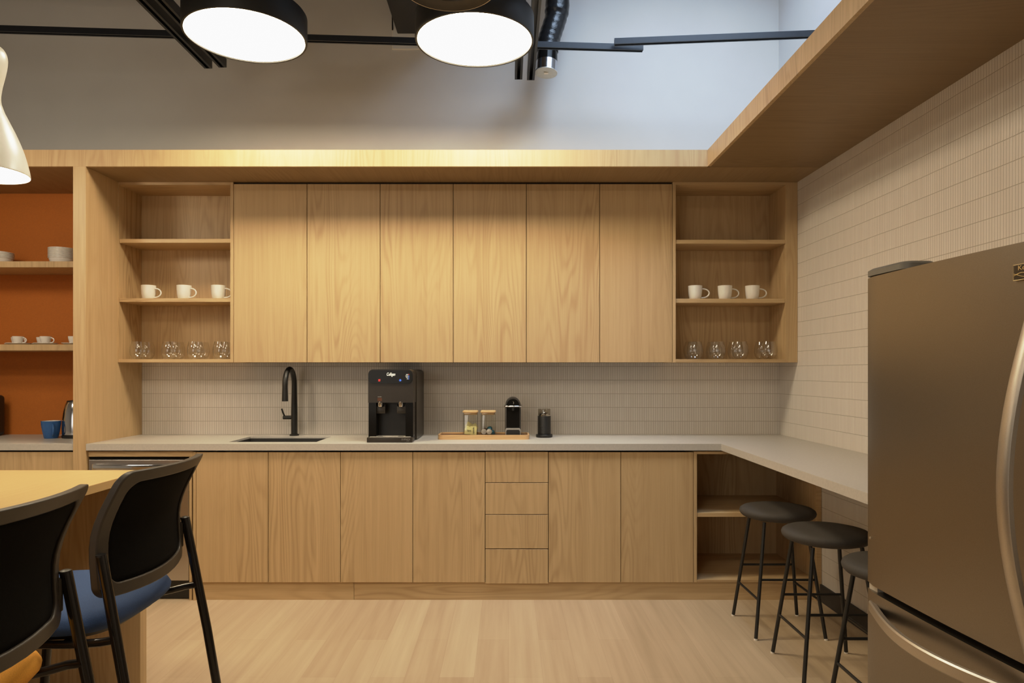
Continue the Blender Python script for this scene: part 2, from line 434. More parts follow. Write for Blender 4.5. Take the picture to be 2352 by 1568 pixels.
open_shelf('open oak wall shelves with mugs and glasses, beside the tall partition', xL0, xL1, X(272.5, DU) - xL0, .020, ((548, 557), (684.5, 693)))
xR0, xR1 = ux[6] + .001, wallx(DU) - .001
open_shelf('open oak wall shelves with mugs and glasses, in the corner by the tiled wall', xR0, xR1, .020, xR1 - X(1804.5, DU), ((550, 559), (685.5, 695)))
ZSH_L, ZSH_R = Z(684.5, DU), Z(685.5, DU); ZBT = ZU0 + .020

# ================================================================= BASE CABINETS
ZD1, ZD0 = Z(1036.5, DC), Z(1337, DC)
bx = [X(p, DC) for p in (450, 616, 782, 948, 1114.3, 1259.5, 1426, 1593)]
def base_cab(label, xs):
    a, b = xs[0], xs[-1]
    t = thing('base_cabinet', label, 'cabinet', ((a + b) / 2, (DC + DB) / 2, 0), group='two-door base cabinets', world=True)
    obj('carcass', MB().box(a + .001, b - .001, DC + .024, DB - .01, ZD0 + .004, ZD1 - .02), GAP, t)
    for p, q in zip(xs, xs[1:]):
        obj('door', MB().box(p + .0016, q - .0016, DC, DC + .019, ZD0, ZD1 - .004, .0008), WZ, t)
# the sink cabinet has a lower carcass to clear the bowl
t = thing('base_cabinet', 'two-door oak base cabinet under the sink, beside the dishwasher', 'cabinet', ((bx[0] + bx[2]) / 2, 4.3, 0), group='two-door base cabinets', world=True)
obj('carcass', MB().box(bx[0] - .018, bx[2] - .001, DC + .024, DB - .01, ZD0 + .004, .60), GAP, t)
obj('side_panel', MB().box(bx[0] - .017, bx[0] - .001, DC + .002, DC + .30, .0, ZD1 - .002), WZ, t)
for p, q in ((bx[0], bx[1]), (bx[1], bx[2])):
    obj('door', MB().box(p + .0016, q - .0016, DC, DC + .019, ZD0, ZD1 - .004, .0008), WZ, t)
base_cab('two-door oak base cabinet under the water dispenser, left of the drawers', bx[2:5])
base_cab('two-door oak base cabinet between the drawers and the open corner shelves', bx[5:8])
t = thing('drawer_unit', 'narrow oak unit of four handleless drawers in the base run', 'drawers', ((bx[4] + bx[5]) / 2, (DC + DB) / 2, 0), world=True)
obj('carcass', MB().box(bx[4] + .001, bx[5] - .001, DC + .024, DB - .01, ZD0 + .004, ZD1 - .02), GAP, t)
for a, b in ((1037.5, 1107.5), (1109, 1180.5), (1182, 1259), (1261, 1339.5)):
    obj('drawer', MB().box(bx[4] + .0018, bx[5] - .0018, DC - .002, DC + .018, Z(b, DC), Z(a, DC), .0008), WXm if False else WZ, t)
# open corner base unit under the counter
cx0, cx1 = bx[7] + .001, wallx(DC) - .002
t = thing('open_base_unit', 'open oak base shelves in the corner behind the stools', 'shelf unit', ((cx0 + cx1) / 2, 4.3, 0), world=True)
e0 = X(1601, DC); e1 = X(1872, DC)
obj('side_panel', MB().box(cx0, e0, DC, DB - .01, ZD0, ZD1, .0008), WZ, t)
obj('side_panel', MB().box(e1, cx1 - .03, DC, DB - .01, 0.0, ZD1), WZ, t)
obj('filler_strip', MB().box(cx1 - .03, cx1, DC - .01, DC + .02, 0.0, ZD1), WXm, t)
obj('top_rail', MB().box(e0, e1, DC, DC + .07, Z(1042.5, DC), ZD1), WXm, t)
obj('bottom_board', MB().box(e0, e1, DC, DB - .02, ZD0, Z(1331, DC), .0008), WXm, t)
obj('shelf', MB().box(e0 + .001, e1 - .001, DC + .004, DB - .02, Z(1187, DC), Z(1178, DC), .0008), WXm, t)
obj('back_panel', MB().box(e0, e1, DB - .02, DB - .01, ZD0, ZD1), WZ, t)
# dishwasher and its oak surround
t = thing('cabinet_filler', 'thin oak rail and strip framing the dishwasher under the counter', 'filler panel', (X(320, DC), DC, .5), world=True)
obj('top_rail', MB().box(PX1 + .003, bx[0] - .019, DC + .004, DC + .023, Z(1048.5, DC), ZD1), WXm, t)
obj('side_strip', MB().box(X(434, DC), X(439.5, DC), DC + .004, DC + .023, .0, Z(1049, DC)), WZ, t)
t = thing('dishwasher', 'stainless dishwasher with bar handle beneath the counter beside the partition', 'dishwasher', (X(318, DC), 4.3, 0), world=True)
d0, d1 = PX1 + .006, X(433, DC)
obj('tub', MB().box(d0 + .005, d1 - .004, DC + .04, DB - .03, .02, Z(1050, DC)), BLACK, t)
obj('control_strip', MB().box(d0, d1, DC + .012, DC + .04, Z(1054.5, DC), Z(1050, DC)), BLACKG, t)
obj('door', MB().box(d0, d1, DC, DC + .035, .115, Z(1055.5, DC), .003, 2), DWST, t)
hp = [(d0 + .03 + (d1 - d0 - .06) * i / 16, DC - .004 - .038 * max(0, math.sin(PI * i / 16)) ** .5, Z(1072, DC)) for i in range(17)]
obj('handle', MB().ribbon(hp, (0, 0, 1), .034, .014), CHROME, t, smooth=True)
obj('kick_plate', MB().box(d0, d1, DC + .03, DC + .04, .004, .105), BLACK, t)

# ================================================================= COUNTERTOPS
sk = dict(x0=-1.662, x1=-1.140, y0=4.135, y1=4.486)
TB = Z(1034.3, DF)
LX = X(1657, DF)
ct = MB()
yb = DB - .008
TS = CT - .012                                   # slab; the front edge carries a deeper apron
ct.box(PX1 + .001, sk['x0'], DF + .03, yb, TS, CT); ct.box(sk['x0'], sk['x1'], DF + .03, sk['y0'], TS, CT); ct.box(sk['x0'], sk['x1'], sk['y1'], yb, TS, CT)
ct.box(PX1 + .001, sk['x1'], DF, DF + .03, TB, CT); ct.box(sk['x1'], sk['x1'] + .02, DF + .03, yb, TS, CT)
ct.prism([(sk['x1'], DF), (LX, DF), (LX + .0, 2.33), (wallx(2.33), 2.33), (wallx(yb), yb), (sk['x1'] + .02, yb), (sk['x1'] + .02, DF + .03), (sk['x1'], DF + .03)], 'z', TB, CT)
bmesh.ops.remove_doubles(ct.bm, verts=ct.bm.verts, dist=1e-5)
tag(obj('countertop', ct, QUARTZ), 'pale beige stone countertop, L-shaped, with undermount sink cutout', 'countertop')
tag(obj('countertop', MB().box(NX0 + .001, PX0 - .001, DF + .004, DB - .011, TB, CT, .0008), QUARTZ), 'short pale stone countertop in the orange niche', 'countertop')
# sink
t = thing('sink', 'dark rectangular undermount sink below the black faucet', 'sink', (-1.4, 4.31, .70), world=True)
s0 = MB(); i = .004; zb = .70
for a in ((sk['x0'] - .012, sk['x0'] - i + .004, sk['y0'] - .012, sk['y1'] + .012), (sk['x1'] + i - .004, sk['x1'] + .012, sk['y0'] - .012, sk['y1'] + .012),
          (sk['x0'], sk['x1'], sk['y0'] - .012, sk['y0']), (sk['x0'], sk['x1'], sk['y1'], sk['y1'] + .012)):
    s0.box(*a, zb, TS - .0005)
s0.box(sk['x0'], sk['x1'], sk['y0'], sk['y1'], zb - .01, zb + .002)
obj('bowl', s0, SINKM, t)
obj('drain', MB().lathe([(0, .004), (.035, .004), (.04, .001), (.04, 0)], (-1.4, 4.31, zb + .002), 24), CHROME, t, smooth=True)
# faucet
fx, fy = X(676, 4.55), 4.55
t = thing('faucet', 'matte black gooseneck kitchen faucet behind the sink', 'faucet', (fx, fy, CT))
obj('base', MB().lathe([(0, 0), (.030, 0), (.030, .008), (.022, .012), (0, .012)], seg=24), BLACK, t, smooth=True)
fr = .098; fz = .335
dirv = Vector((.012, -1, 0)).normalized()
path = [(0, 0, .012), (0, 0, .15), (0, 0, fz)]
for k in range(1, 15):
    a = PI * k / 14
    d = fr * (1 - math.cos(a)); path.append((dirv.x * d, dirv.y * d, fz + fr * math.sin(a)))
e_ = path[-1]
path += [(e_[0], e_[1], e_[2] - .02)]
obj('neck', MB().tube(path, [.020, .020] + [.0165] * (len(path) - 2), 16), BLACK, t, smooth=True)
obj('spray_head', MB().tube([(e_[0], e_[1], e_[2] - .02), (e_[0], e_[1], e_[2] - .10), (e_[0], e_[1], .232)], [.0165, .019, .019], 16), BLACK, t, smooth=True)
obj('lever', MB().tube([(-.015, 0, .118), (-.072, 0, .118)], .0125, 14).tube([(-.060, 0, .120), (-.073, -.004, .15), (-.080, -.008, .176)], .0055, 10), BLACK, t, smooth=True)

# ================================================================= NICHE
sy = 4.312
for lab, z1, z0 in (('oak niche shelf holding stacked white bowls', 2.010, 1.9726), ('oak niche shelf holding white cups and saucers', 1.4956, 1.4579)):
    tag(obj('niche_shelf', MB().box(NX0 + .001, PX0 - .001, sy, DB - .011, z0, z1, .0008), WXm if False else WZ), lab, 'shelf', 'shelves of the orange niche')
t = thing('base_cabinet', 'oak base cabinet below the niche counter, mostly behind the table', 'cabinet', (-3.1, 4.3, 0), world=True)
obj('carcass', MB().box(NX0 + .002, PX0 - .002, DC + .024, DB - .02, .0, TB - .02), GAP, t)
xd = NX0 + .004; wd = (PX0 - .004 - xd) / 2
for k in range(2):
    obj('door', MB().box(xd + k * wd + .0015, xd + (k + 1) * wd - .0015, DC, DC + .019, .10, TB - .010, .0008), WZ, t)
# bowls
def bowl_mb():
    return MB().lathe([(0, .003), (.048, .003), (.052, 0), (.056, 0), (.059, .003), (.0665, .016), (.0725, .032), (.074, .0395), (.079, .0410), (.0792, .0445), (.0770, .0448), (.0725, .0405), (.068, .030), (.058, .012), (.03, .008), (0, .008)], seg=36)
ORD = ['bottom', 'second from the bottom', 'third from the bottom', 'fourth from the bottom', 'middle', 'fourth from the top', 'third from the top', 'second from the top', 'topmost']
b0 = None
by = 4.47
for k in range(9):
    loc = (X(143, by), by, 2.010 + k * .0076)
    lab = f'white bowl, {ORD[k]} in the tall stack beside the partition'
    if b0 is None:
        b0 = tag(obj('bowl', bowl_mb(), WHITE, smooth=True), lab, 'bowl', 'bowls stacked beside the partition'); b0.location = loc
    else: dup(b0, loc, label=lab)
ORD5 = ['bottom', 'second from the bottom', 'middle', 'second from the top', 'topmost']
for k in range(5):
    p = dup(b0, (X(-1, by) , by, 2.0105 + k * .0082), label=f'white bowl, {ORD5[k]} in the low stack at the frame edge', group='bowls stacked at the frame edge')
    p.rotation_euler = (0, math.radians((0, 1, 2, 3, 3.5)[k]), 0)
    p.location.z += (0, .001, .0024, .004, .0055)[k]
# cups and saucers
def handle_path(r, z0, z1, out, n=10):
    """D-shaped loop in the xz plane, starting on the wall at radius r"""
    pts = []
    for i in range(n + 1):
        a = PI / 2 - PI * i / n
        pts.append((r + out * math.cos(a) ** .8 if math.cos(a) > 1e-6 else r, 0, (z0 + z1) / 2 + (z1 - z0) / 2 * math.sin(a)))
    return pts
def cup(label):
    o = tag(obj('teacup', MB().lathe([(0, 0), (.018, 0), (.021, .004), (.028, .02), (.0325, .04), (.0335, .052), (.0315, .052), (.030, .04), (.024, .012), (0, .007)], seg=32), WHITE, smooth=True), label, 'cup', 'white teacups in the niche')
    obj('handle', MB().tube(handle_path(.029, .012, .044, .024), .0036, 8), WHITE, o, smooth=True)
    return o
def saucer(label):
    return tag(obj('saucer', MB().lathe([(0, .002), (.03, .002), (.034, 0), (.04, 0), (.06, .008), (.070, .0125), (.0695, .0145), (.04, .006), (.03, .0045), (0, .0045)], seg=40), WHITE, smooth=True), label, 'saucer', 'white saucers in the niche')
cs = [(41.5, 4.46, 'front cup at the frame-side end'), (39.0, 4.57, 'rear cup at the frame-side end'), (105, 4.46, 'front cup of the mid pair'), (97, 4.57, 'rear cup of the mid pair'), (170, 4.46, 'cup half hidden by the partition')]
c0 = s0_ = None
zs = 1.4956
for px, y, d in cs:
    lc, ls = f'small white teacup, {d}', f'white saucer under the {d}'
    if c0 is None: c0, s0_ = cup(lc), saucer(ls); c, s_ = c0, s0_
    else: c, s_ = dup(c0, label=lc), dup(s0_, label=ls)
    s_.location = (X(px, y), y, zs); c.location = (X(px, y), y, zs + .0048)
# blue mug
bm_ = tag(obj('mug', MB().lathe([(0, 0), (.036, 0), (.039, .003), (.047, .04), (.054, .085), (.0555, .109), (.0525, .109), (.050, .085), (.042, .03), (.034, .008), (0, .007)], seg=40), BLUEM, smooth=True), 'large blue mug on the niche counter beside the kettle', 'mug')
obj('handle', MB().tube(handle_path(.045, .022, .088, .030), .0065, 10), BLUEM, bm_, smooth=True)
obj('lining', MB().lathe([(.0522, .1086), (.0497, .085), (.0417, .03), (.0337, .0084), (0, .0074)], seg=40), WHITE, bm_, smooth=True, label='pale inside of the mug')
bm_.location = (X(117.5, 4.37), 4.37, CT); bm_.rotation_euler = (0, 0, math.radians(-48))
# kettle
kx, ky = X(147, 4.42) + .083, 4.42
t = thing('kettle', 'stainless steel electric kettle half hidden by the partition', 'kettle', (kx, ky, CT))
obj('base', MB().lathe([(0, 0), (.083, 0), (.084, .004), (.084, .016), (.080, .019), (0, .019)], seg=40), BLACK, t, smooth=True)
obj('body', MB().lathe([(0, .021), (.082, .021), (.083, .06), (.081, .12), (.075, .17), (.066, .21), (.058, .226), (0, .226)], seg=48), KSTEEL, t, smooth=True)
obj('lid', MB().lathe([(0, .226), (.057, .226), (.054, .234), (.02, .238), (.012, .25), (0, .251)], seg=36), BLACK, t, smooth=True)
obj('handle', MB().tube([(.060, 0, .205), (.10, 0, .212), (.118, 0, .19), (.118, 0, .10), (.10, 0, .07), (.078, 0, .07)], .010, 10), BLACK, t, smooth=True)
obj('spout', MB().prism([(-.060, .190), (-.085, .218), (-.060, .224)], 'y', -.018, .018).xf(Matrix.Rotation(math.radians(-110), 4, 'Z')), KSTEEL, t)
t = thing('coffee_maker', 'black coffee machine at the frame edge of the niche counter', 'coffee machine', (X(-30, 4.46), 4.46, CT))
xr = .038
obj('body', MB().box(-.24, xr, -.10, .12, .0, .265, .025, 4), BLACK, t, smooth=True)
obj('spout_block', MB().box(-.16, xr - .08, -.15, -.09, .15, .22, .01, 2), BLACKG, t, smooth=True)
obj('drip_tray', MB().box(-.20, xr - .05, -.16, -.09, .0, .03, .004, 2), BLACKG, t, smooth=True)

# ================================================================= MUGS AND GLASSES ON THE OPEN SHELVES
def mug(label):
    o = tag(obj('mug', MB().lathe([(0, 0), (.033, 0), (.036, .003), (.041, .03), (.0435, .06), (.0445, .087), (.0415, .087), (.040, .06), (.037, .02), (.03, .008), (0, .007)], seg=40), WHITE, smooth=True), label, 'mug', 'white mugs on the open shelves')
    obj('handle', MB().tube(handle_path(.036, .010, .068, .050), .0042, 8), WHITE, o, smooth=True)
    return o
m0 = None
my = 4.42
for zz, lst in ((ZSH_L, ((341.2, 'beside the partition in the left open shelves'), (422.7, 'in the middle of the left open shelves'), (501.5, 'beside the closed doors in the left open shelves'))),
                (ZSH_R, ((1596.6, 'beside the closed doors in the corner shelves'), (1665, 'in the middle of the corner shelves'), (1728, 'nearest the tiled wall in the corner shelves')))):
    for px, d in lst:
        lab = 'white mug ' + d
        if m0 is None: m0 = mug(lab); m = m0
        else: m = dup(m0, label=lab)
        m.location = (X(px, my), my, zz); m.rotation_euler = (0, 0, math.radians(random.uniform(-14, 4)))
def tumbler(label, group):
    return tag(obj('stemless_glass', MB().lathe([(0, .001), (.026, 0), (.034, .006), (.046, .026), (.0505, .048), (.0485, .075), (.0425, .100), (.0395, .113), (.0385, .113), (.0413, .100), (.0472, .075), (.0492, .048), (.0448, .027), (.033, .0095), (.02, .006), (0, .0055)], seg=36), GLASS, smooth=True), label, 'glass', group)
g0 = None
PL = ['first from the partition', 'second from the partition', 'third from the partition', 'fourth from the partition']
PR = ['first from the closed doors', 'second from the closed doors', 'third from the closed doors', 'fourth from the closed doors']
for unit, pos, names in (('left', (320, 391.7, 450.7, 508), PL), ('corner', (1597.8, 1647, 1699.8, 1764), PR)):
    for px, d in zip(pos, names):
        xx = X(px, 4.425)
        for y, row in ((4.425, 'front'), (4.512, 'back')):
            lab = f'stemless glass in the {unit} shelves, {row} row, {d}'
            if g0 is None: g0 = tumbler(lab, 'stemless glasses on the open shelves'); g = g0
            else: g = dup(g0, label=lab)
            g.location = (xx + random.uniform(-.006, .006), y, ZBT)

# ================================================================= THINGS ON THE COUNTER
# water dispenser
wx0, wx1, wy0, wy1 = X(845.5, 4.12), X(951, 4.12), 4.12, 4.60
wcx = (wx0 + wx1) / 2
t = thing('water_dispenser', 'black countertop water dispenser with lit panel and two taps', 'water dispenser', (wcx, 4.36, CT), world=True)
zt = Z(847.5, 4.12); zp = Z(880, 4.12); zr = Z(924.5, 4.12); zf = CT + .035
def rrect(x0, x1, z0, z1, r, n=6, corners=(1, 1, 1, 1)):
    out = []
    for (cx, cz, a0, on) in ((x1, z1, 0, corners[0]), (x0, z1, PI / 2, corners[1]), (x0, z0, PI, corners[2]), (x1, z0, 1.5 * PI, corners[3])):
        if not on: out.append((cx, cz)); continue
        ox = cx - r if cx == x1 else cx + r; oz = cz - r if cz == z1 else cz + r
        for k in range(n + 1):
            a = a0 + PI / 2 * k / n; out.append((ox + r * math.cos(a), oz + r * math.sin(a)))
    return out
obj('body', MB().prism(rrect(wx0 + .004, wx1 - .001, CT + .004, zt, .03, 6, (1, 1, 0, 0)), 'y', wy0 + .13, wy1), DISPB, t, smooth=True)
obj('upper_housing', MB().prism(rrect(wx0, wx1 - .006, zr, zt - .001, .03, 6, (1, 1, 0, 0)), 'y', wy0 + .002, wy0 + .13), DISPB, t, smooth=True)
obj('side_panel', MB().box(wx0, wx0 + .045, wy0 + .012, wy0 + .13, CT + .03, zr), BLACKG, t)
obj('side_panel', MB().box(wx1 - .052, wx1 - .007, wy0 + .012, wy0 + .13, CT + .03, zr), BLACKG, t)
obj('recess_back', MB().box(wx0 + .045, wx1 - .052, wy0 + .10, wy0 + .128, CT + .03, zr), BLACK, t)
cp = obj('control_panel', MB().prism(rrect(wx0 + .002, wx1 - .010, zp, zt - .006, .025), 'y', wy0 - .004, wy0 + .003), BLACKG, t, smooth=True, label='gloss black lit control panel')
xcp = (wx0 + wx1) / 2 - .004
text('brand_lettering', 'Culligan', .026, (X(898, 4.12), wy0 - .005, Z(859.5, 4.12)), FACE_Y, LOGO, t, shear=.25, sx=.62)
sn = MB()
for k in range(3):
    a = PI * k / 3; c = (X(919.6, 4.12), Z(873, 4.12)); d = (.0075 * math.cos(a), .0075 * math.sin(a))
    sn.tube([(c[0] - d[0], wy0 - .005, c[1] - d[1]), (c[0] + d[0], wy0 - .005, c[1] + d[1])], .0009, 6)
obj('snowflake_icon', sn, BLUEL, t)
hw = MB()
for k in range(3):
    x_ = X(871.5, 4.12) + (k - 1) * .0042
    hw.tube([(x_ - .0012, wy0 - .005, Z(875.5, 4.12)), (x_ + .001, wy0 - .005, Z(873.8, 4.12)), (x_ - .0004, wy0 - .005, Z(872, 4.12)), (x_ + .0016, wy0 - .005, Z(870.5, 4.12))], .0011, 6)
obj('heat_icon', hw, REDL, t)
ib = MB(); il = MB(); ir = MB()
for k, (y_, w_) in enumerate(((859.8, .012), (863.2, .015), (866.3, .012), (869.8, .007))):
    zz = Z(y_, 4.12); x_ = X(937.5, 4.12)
    ib.box(x_ - w_, x_, wy0 - .0052, wy0 - .0042, zz - .0012, zz + .0012)
    (ir if k == 0 else il).box(x_ + .002, x_ + .0065, wy0 - .0052, wy0 - .0042, zz - .0017, zz + .0017)
obj('indicator_captions', ib, LOGO, t); obj('indicator_light', il, BLUEL, t); obj('indicator_light', ir, REDL, t)
hl = MB().box(X(867.5, 4.12), X(876, 4.12), wy0 + .0005, wy0 + .0018, Z(911.8, 4.12), Z(910.4, 4.12))
obj('caution_caption', hl, GREYT, t)
hl = MB().box(X(867, 4.12), X(877, 4.12), wy0 + .001, wy0 + .0018, Z(921, 4.12), Z(913.5, 4.12))
obj('caution_sticker', hl, plain('dull red print', (.10, .035, .015), .5, noise=.1), t)
for px in (874.5, 921.5):
    x_ = X(px, 4.15)
    nz = obj('nozzle', MB().lathe([(0, 0), (.013, 0), (.015, .004), (.015, .030), (0, .030)], (x_, wy0 + .016, zr - .024), 20), CHROME, t, smooth=True)
    lv = MB(); zl = zr - .012
    lv.box(x_ - .026, x_ + .026, wy0 + .030, wy0 + .034, zr - .066, zr - .024, .003, 2)
    lv.box(x_ - .026, x_ - .022, wy0 + .030, wy0 + .075, zr - .064, zl, .001); lv.box(x_ + .022, x_ + .026, wy0 + .030, wy0 + .075, zr - .064, zl, .001)
    obj('lever', lv, CHARC, t, smooth=True)
obj('drip_tray', MB().box(wx0 - .003, wx1 - .008, wy0 - .025, wy0 + .13, CT, CT + .030, .003, 2), DISPB, t, smooth=True)
obj('grate', MB().box(wx0 + .01, wx1 - .02, wy0 - .015, wy0 + .095, CT + .030, CT + .0325), GRATE, t)
for px in (874, 921):
    obj('grate_slot', MB().box(X(px, 4.15) - .016, X(px, 4.15) + .016, wy0 + .01, wy0 + .035, CT + .0325, CT + .0332), BLACK, t)
text('lower_lettering', 'QUENCH', .0125, (X(932, 4.10), wy0 - .0258, CT + .0185), FACE_Y, GREYT, t)
text('small_lettering', 'water', .0075, (X(937, 4.10), wy0 - .0258, CT + .0095), FACE_Y, GREYT, t)
# tray
tx0, tx1, ty0, ty1 = X(1005, 4.273), X(1216.5, 4.273), 4.273, 4.478
t = thing('serving_tray', 'long shallow acacia tray on the counter under the jars', 'tray', ((tx0 + tx1) / 2, (ty0 + ty1) / 2, CT), world=True)
def rr_loop(x0, x1, y0, y1, r, z):
    return [(p, q, z) for p, q in rrect(x0, x1, y0, y1, r, 8)]
def rim(x0, x1, y0, y1, r, z0, z1, w):
    return MB().loft([rr_loop(x0 + w, x1 - w, y0 + w, y1 - w, r - w, z0), rr_loop(x0, x1, y0, y1, r, z0), rr_loop(x0, x1, y0, y1, r, z1), rr_loop(x0 + w, x1 - w, y0 + w, y1 - w, r - w, z1), rr_loop(x0 + w, x1 - w, y0 + w, y1 - w, r - w, z0 + .001)], cap=False)
obj('rim', rim(tx0, tx1, ty0, ty1, .035, CT, CT + .0285, .011), WTRAY, t, smooth=True)
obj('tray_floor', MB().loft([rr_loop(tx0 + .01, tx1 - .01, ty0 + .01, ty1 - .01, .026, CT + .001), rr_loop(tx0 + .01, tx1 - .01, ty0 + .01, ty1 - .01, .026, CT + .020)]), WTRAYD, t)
TZ = CT + .020
# jars
def jar(name_label, x, y):
    t = thing('storage_jar', name_label, 'jar', (x, y, TZ), group='square glass jars on the tray')
    w, h = .047, .140
    def rl(w_, z): return [(p, q, z) for p, q in rrect(-w_, w_, -w_, w_, .014, 5)]
    obj('glass_body', MB().loft([rl(w - .006, .0), rl(w, .006), rl(w, h - .012), rl(w - .003, h), rl(w - .005, h), rl(w - .002, h - .012), rl(w - .002, .008), rl(w - .007, .004)], cap=True), JARG, t, smooth=True)
    obj('lid', MB().loft([rl(w - .006, h - .012), rl(w - .006, h + .002), rl(w + .001, h + .002), rl(w + .0015, h + .009), rl(w - .003, h + .0135)]), WLID, t, smooth=True)
    return t
jx1, jx2, jy = X(1081, 4.385), X(1121.5, 4.385), 4.385
jar('square glass jar of yellow sweetener packets, wooden lid', jx1, jy)
jar('square glass jar of coffee pods, wooden lid', jx2, jy)
# sweetener packets standing / lying in the jar
def packet():
    m = MB(); g = []
    for i_ in range(7):
        row = []
        for j in range(5):
            u, v = i_ / 6 - .5, j / 4 - .5
            row.append((u * .052, 0, v * .038))
        g.append(row)
    fr_ = [[(a, -.0024 * math.cos(PI * a / .056) * math.cos(PI * c / .042), c) for a, b, c in r] for r in g]
    bk = [[(a, .0024 * math.cos(PI * a / .056) * math.cos(PI * c / .042) + .0002, c) for a, b, c in r] for r in g]
    m.grid(fr_); m.grid(bk)
    return m
pk0 = None
pl = [((-.010, -.036, .024), (0, 3, 2), 'yellow sweetener packet facing the front of the jar, flat side up'), ((.020, -.037, .029), (0, 90, -4), 'yellow sweetener packet standing on end at the jar front'),
      ((-.004, -.018, .030), (-16, 24, 10), 'yellow sweetener packet tilted behind the front pair'), ((.012, .000, .038), (-14, -22, -8), 'yellow sweetener packet leaning in the jar middle'),
      ((-.006, .012, .052), (-12, 32, 4), 'topmost yellow sweetener packet in the jar'), ((.016, .022, .042), (-10, -30, 0), 'yellow sweetener packet near the back of the jar'),
      ((-.012, .030, .030), (-6, 8, 0), 'rearmost yellow sweetener packet in the jar')]
for k, (p, r, lab) in enumerate(pl):
    if pk0 is None:
        pk0 = tag(obj('sweetener_packet', packet(), PACK, smooth=True), lab, 'packet', 'sweetener packets in the jar'); q = pk0
    else: q = dup(pk0, label=lab)
    q.location = (jx1 + p[0] , jy + p[1], TZ + p[2] + .0015); q.rotation_euler = [math.radians(a) for a in r]
    if k == 1:
        text('printed_name', 'Splenda', .0125, (0, -.0034, 0), (PI / 2, PI, 0), INK, q, ext=.0002)
txt = text('printed_name', 'Sple', .0145, (.002, -.0034, .004), FACE_Y, INK, pk0, shear=.2, ext=.0002)
# pods
def pod(mat, label, loc, rot):
    t = tag(obj('coffee_pod', MB().lathe([(0, 0), (.0175, 0), (.0185, .0012), (.0155, .002), (.0135, .016), (.010, .022), (.005, .025), (0, .025)], seg=28), mat, smooth=True), label, 'coffee pod', 'coffee pods in the jar')
    obj('foil_lid', MB().lathe([(0, -.0006), (.0150, -.0006), (.0168, -.0002), (.0168, .0004), (0, .0004)], seg=28), PODS, t, smooth=True, label='silver foil lid')
    t.location = loc; t.rotation_euler = rot
    return t
pod(PODB, 'coffee pod with silver lid facing out, beside the sweetener jar', (jx2 - .027, jy - .030, TZ + .0225), (-PI / 2, 0, .1))
pod(PODB, 'coffee pod with shiny lid facing out, centre front of the jar', (jx2 + .007, jy - .034, TZ + .0225), (-PI / 2, 0, -.05))
pod(PODT, 'teal coffee pod resting on top of the silver ones', (jx2 + .008, jy - .004, TZ + .038), (PI * .62, 0, .3))
pod(PODT, 'dark teal coffee pod standing against the jar side', (jx2 + .0265, jy + .002, TZ + .0055), (0, 0, 0))
pod(PODB, 'brown coffee pod at the back of the jar', (jx2 - .022, jy + .014, TZ + .024), (PI * .5, 0, .5))
# coffee machine
mx, my0, mw = X(1178.3, 4.32), 4.305, .049
t = thing('coffee_machine', 'slim black capsule coffee machine on the tray end', 'coffee machine', (mx, my0 + .08, TZ), world=True)
z0 = TZ; zh = Z(931.5, 4.32); ztop = Z(912, 4.32)
obj('body', MB().box(mx - mw, mx + mw, my0 + .016, my0 + .155, z0, zh - .003, .004, 2), CHARC, t, smooth=True)
obj('front_panel', MB().box(mx - mw + .009, mx + mw - .009, my0 + .006, my0 + .02, z0 + .052, zh - .002, .002), BLACKG, t)
def dome(r, h, n=14): return [(mx + r * math.cos(PI * k / n), zh + h * math.sin(PI * k / n)) for k in range(n + 1)]
obj('dome', MB().prism(dome(mw - .001, ztop - zh), 'y', my0 + .012, my0 + .155), CHARC, t, smooth=True)
obj('dome_face', MB().prism(dome(mw - .009, ztop - zh - .010), 'y', my0 + .004, my0 + .014), BLACKG, t, smooth=True)
lp = [(mx - mw - .005, my0 + .06, zh + .004)] + [(mx + (mw + .004) * -math.cos(PI * k / 12), my0 + .012 - .02 * math.sin(PI * k / 12), zh - .003) for k in range(13)] + [(mx + mw + .005, my0 + .06, zh + .004)]
obj('lever_handle', MB().tube(lp, .0045, 10), CHROME, t, smooth=True)
obj('outlet', MB().box(mx - .007, mx + .007, my0 - .008, my0 + .008, zh - .030, zh - .010, .002), BLACK, t)
em = MB().tube([(mx + .001, my0 + .003, zh + .010), (mx + .004, my0 + .003, zh + .016), (mx + .003, my0 + .003, zh + .022), (mx, my0 + .003, zh + .028)], [.0028, .0032, .002, .0012], 8)
obj('emblem', em, CHROME, t, smooth=True)
obj('cup_support', MB().prism(rrect(mx - mw + .002, mx + mw - .002, z0, z0 + .048, .012, 5, (1, 1, 0, 0)), 'y', my0 - .004, my0 + .018), plain('grey trim plastic', (.30, .275, .24), .35, noise=.04), t, smooth=True)
obj('drip_drawer', MB().prism(rrect(mx - mw + .007, mx + mw - .007, z0, z0 + .038, .010, 5, (1, 1, 0, 0)), 'y', my0 - .008, my0 + .012), BLACK, t, smooth=True)
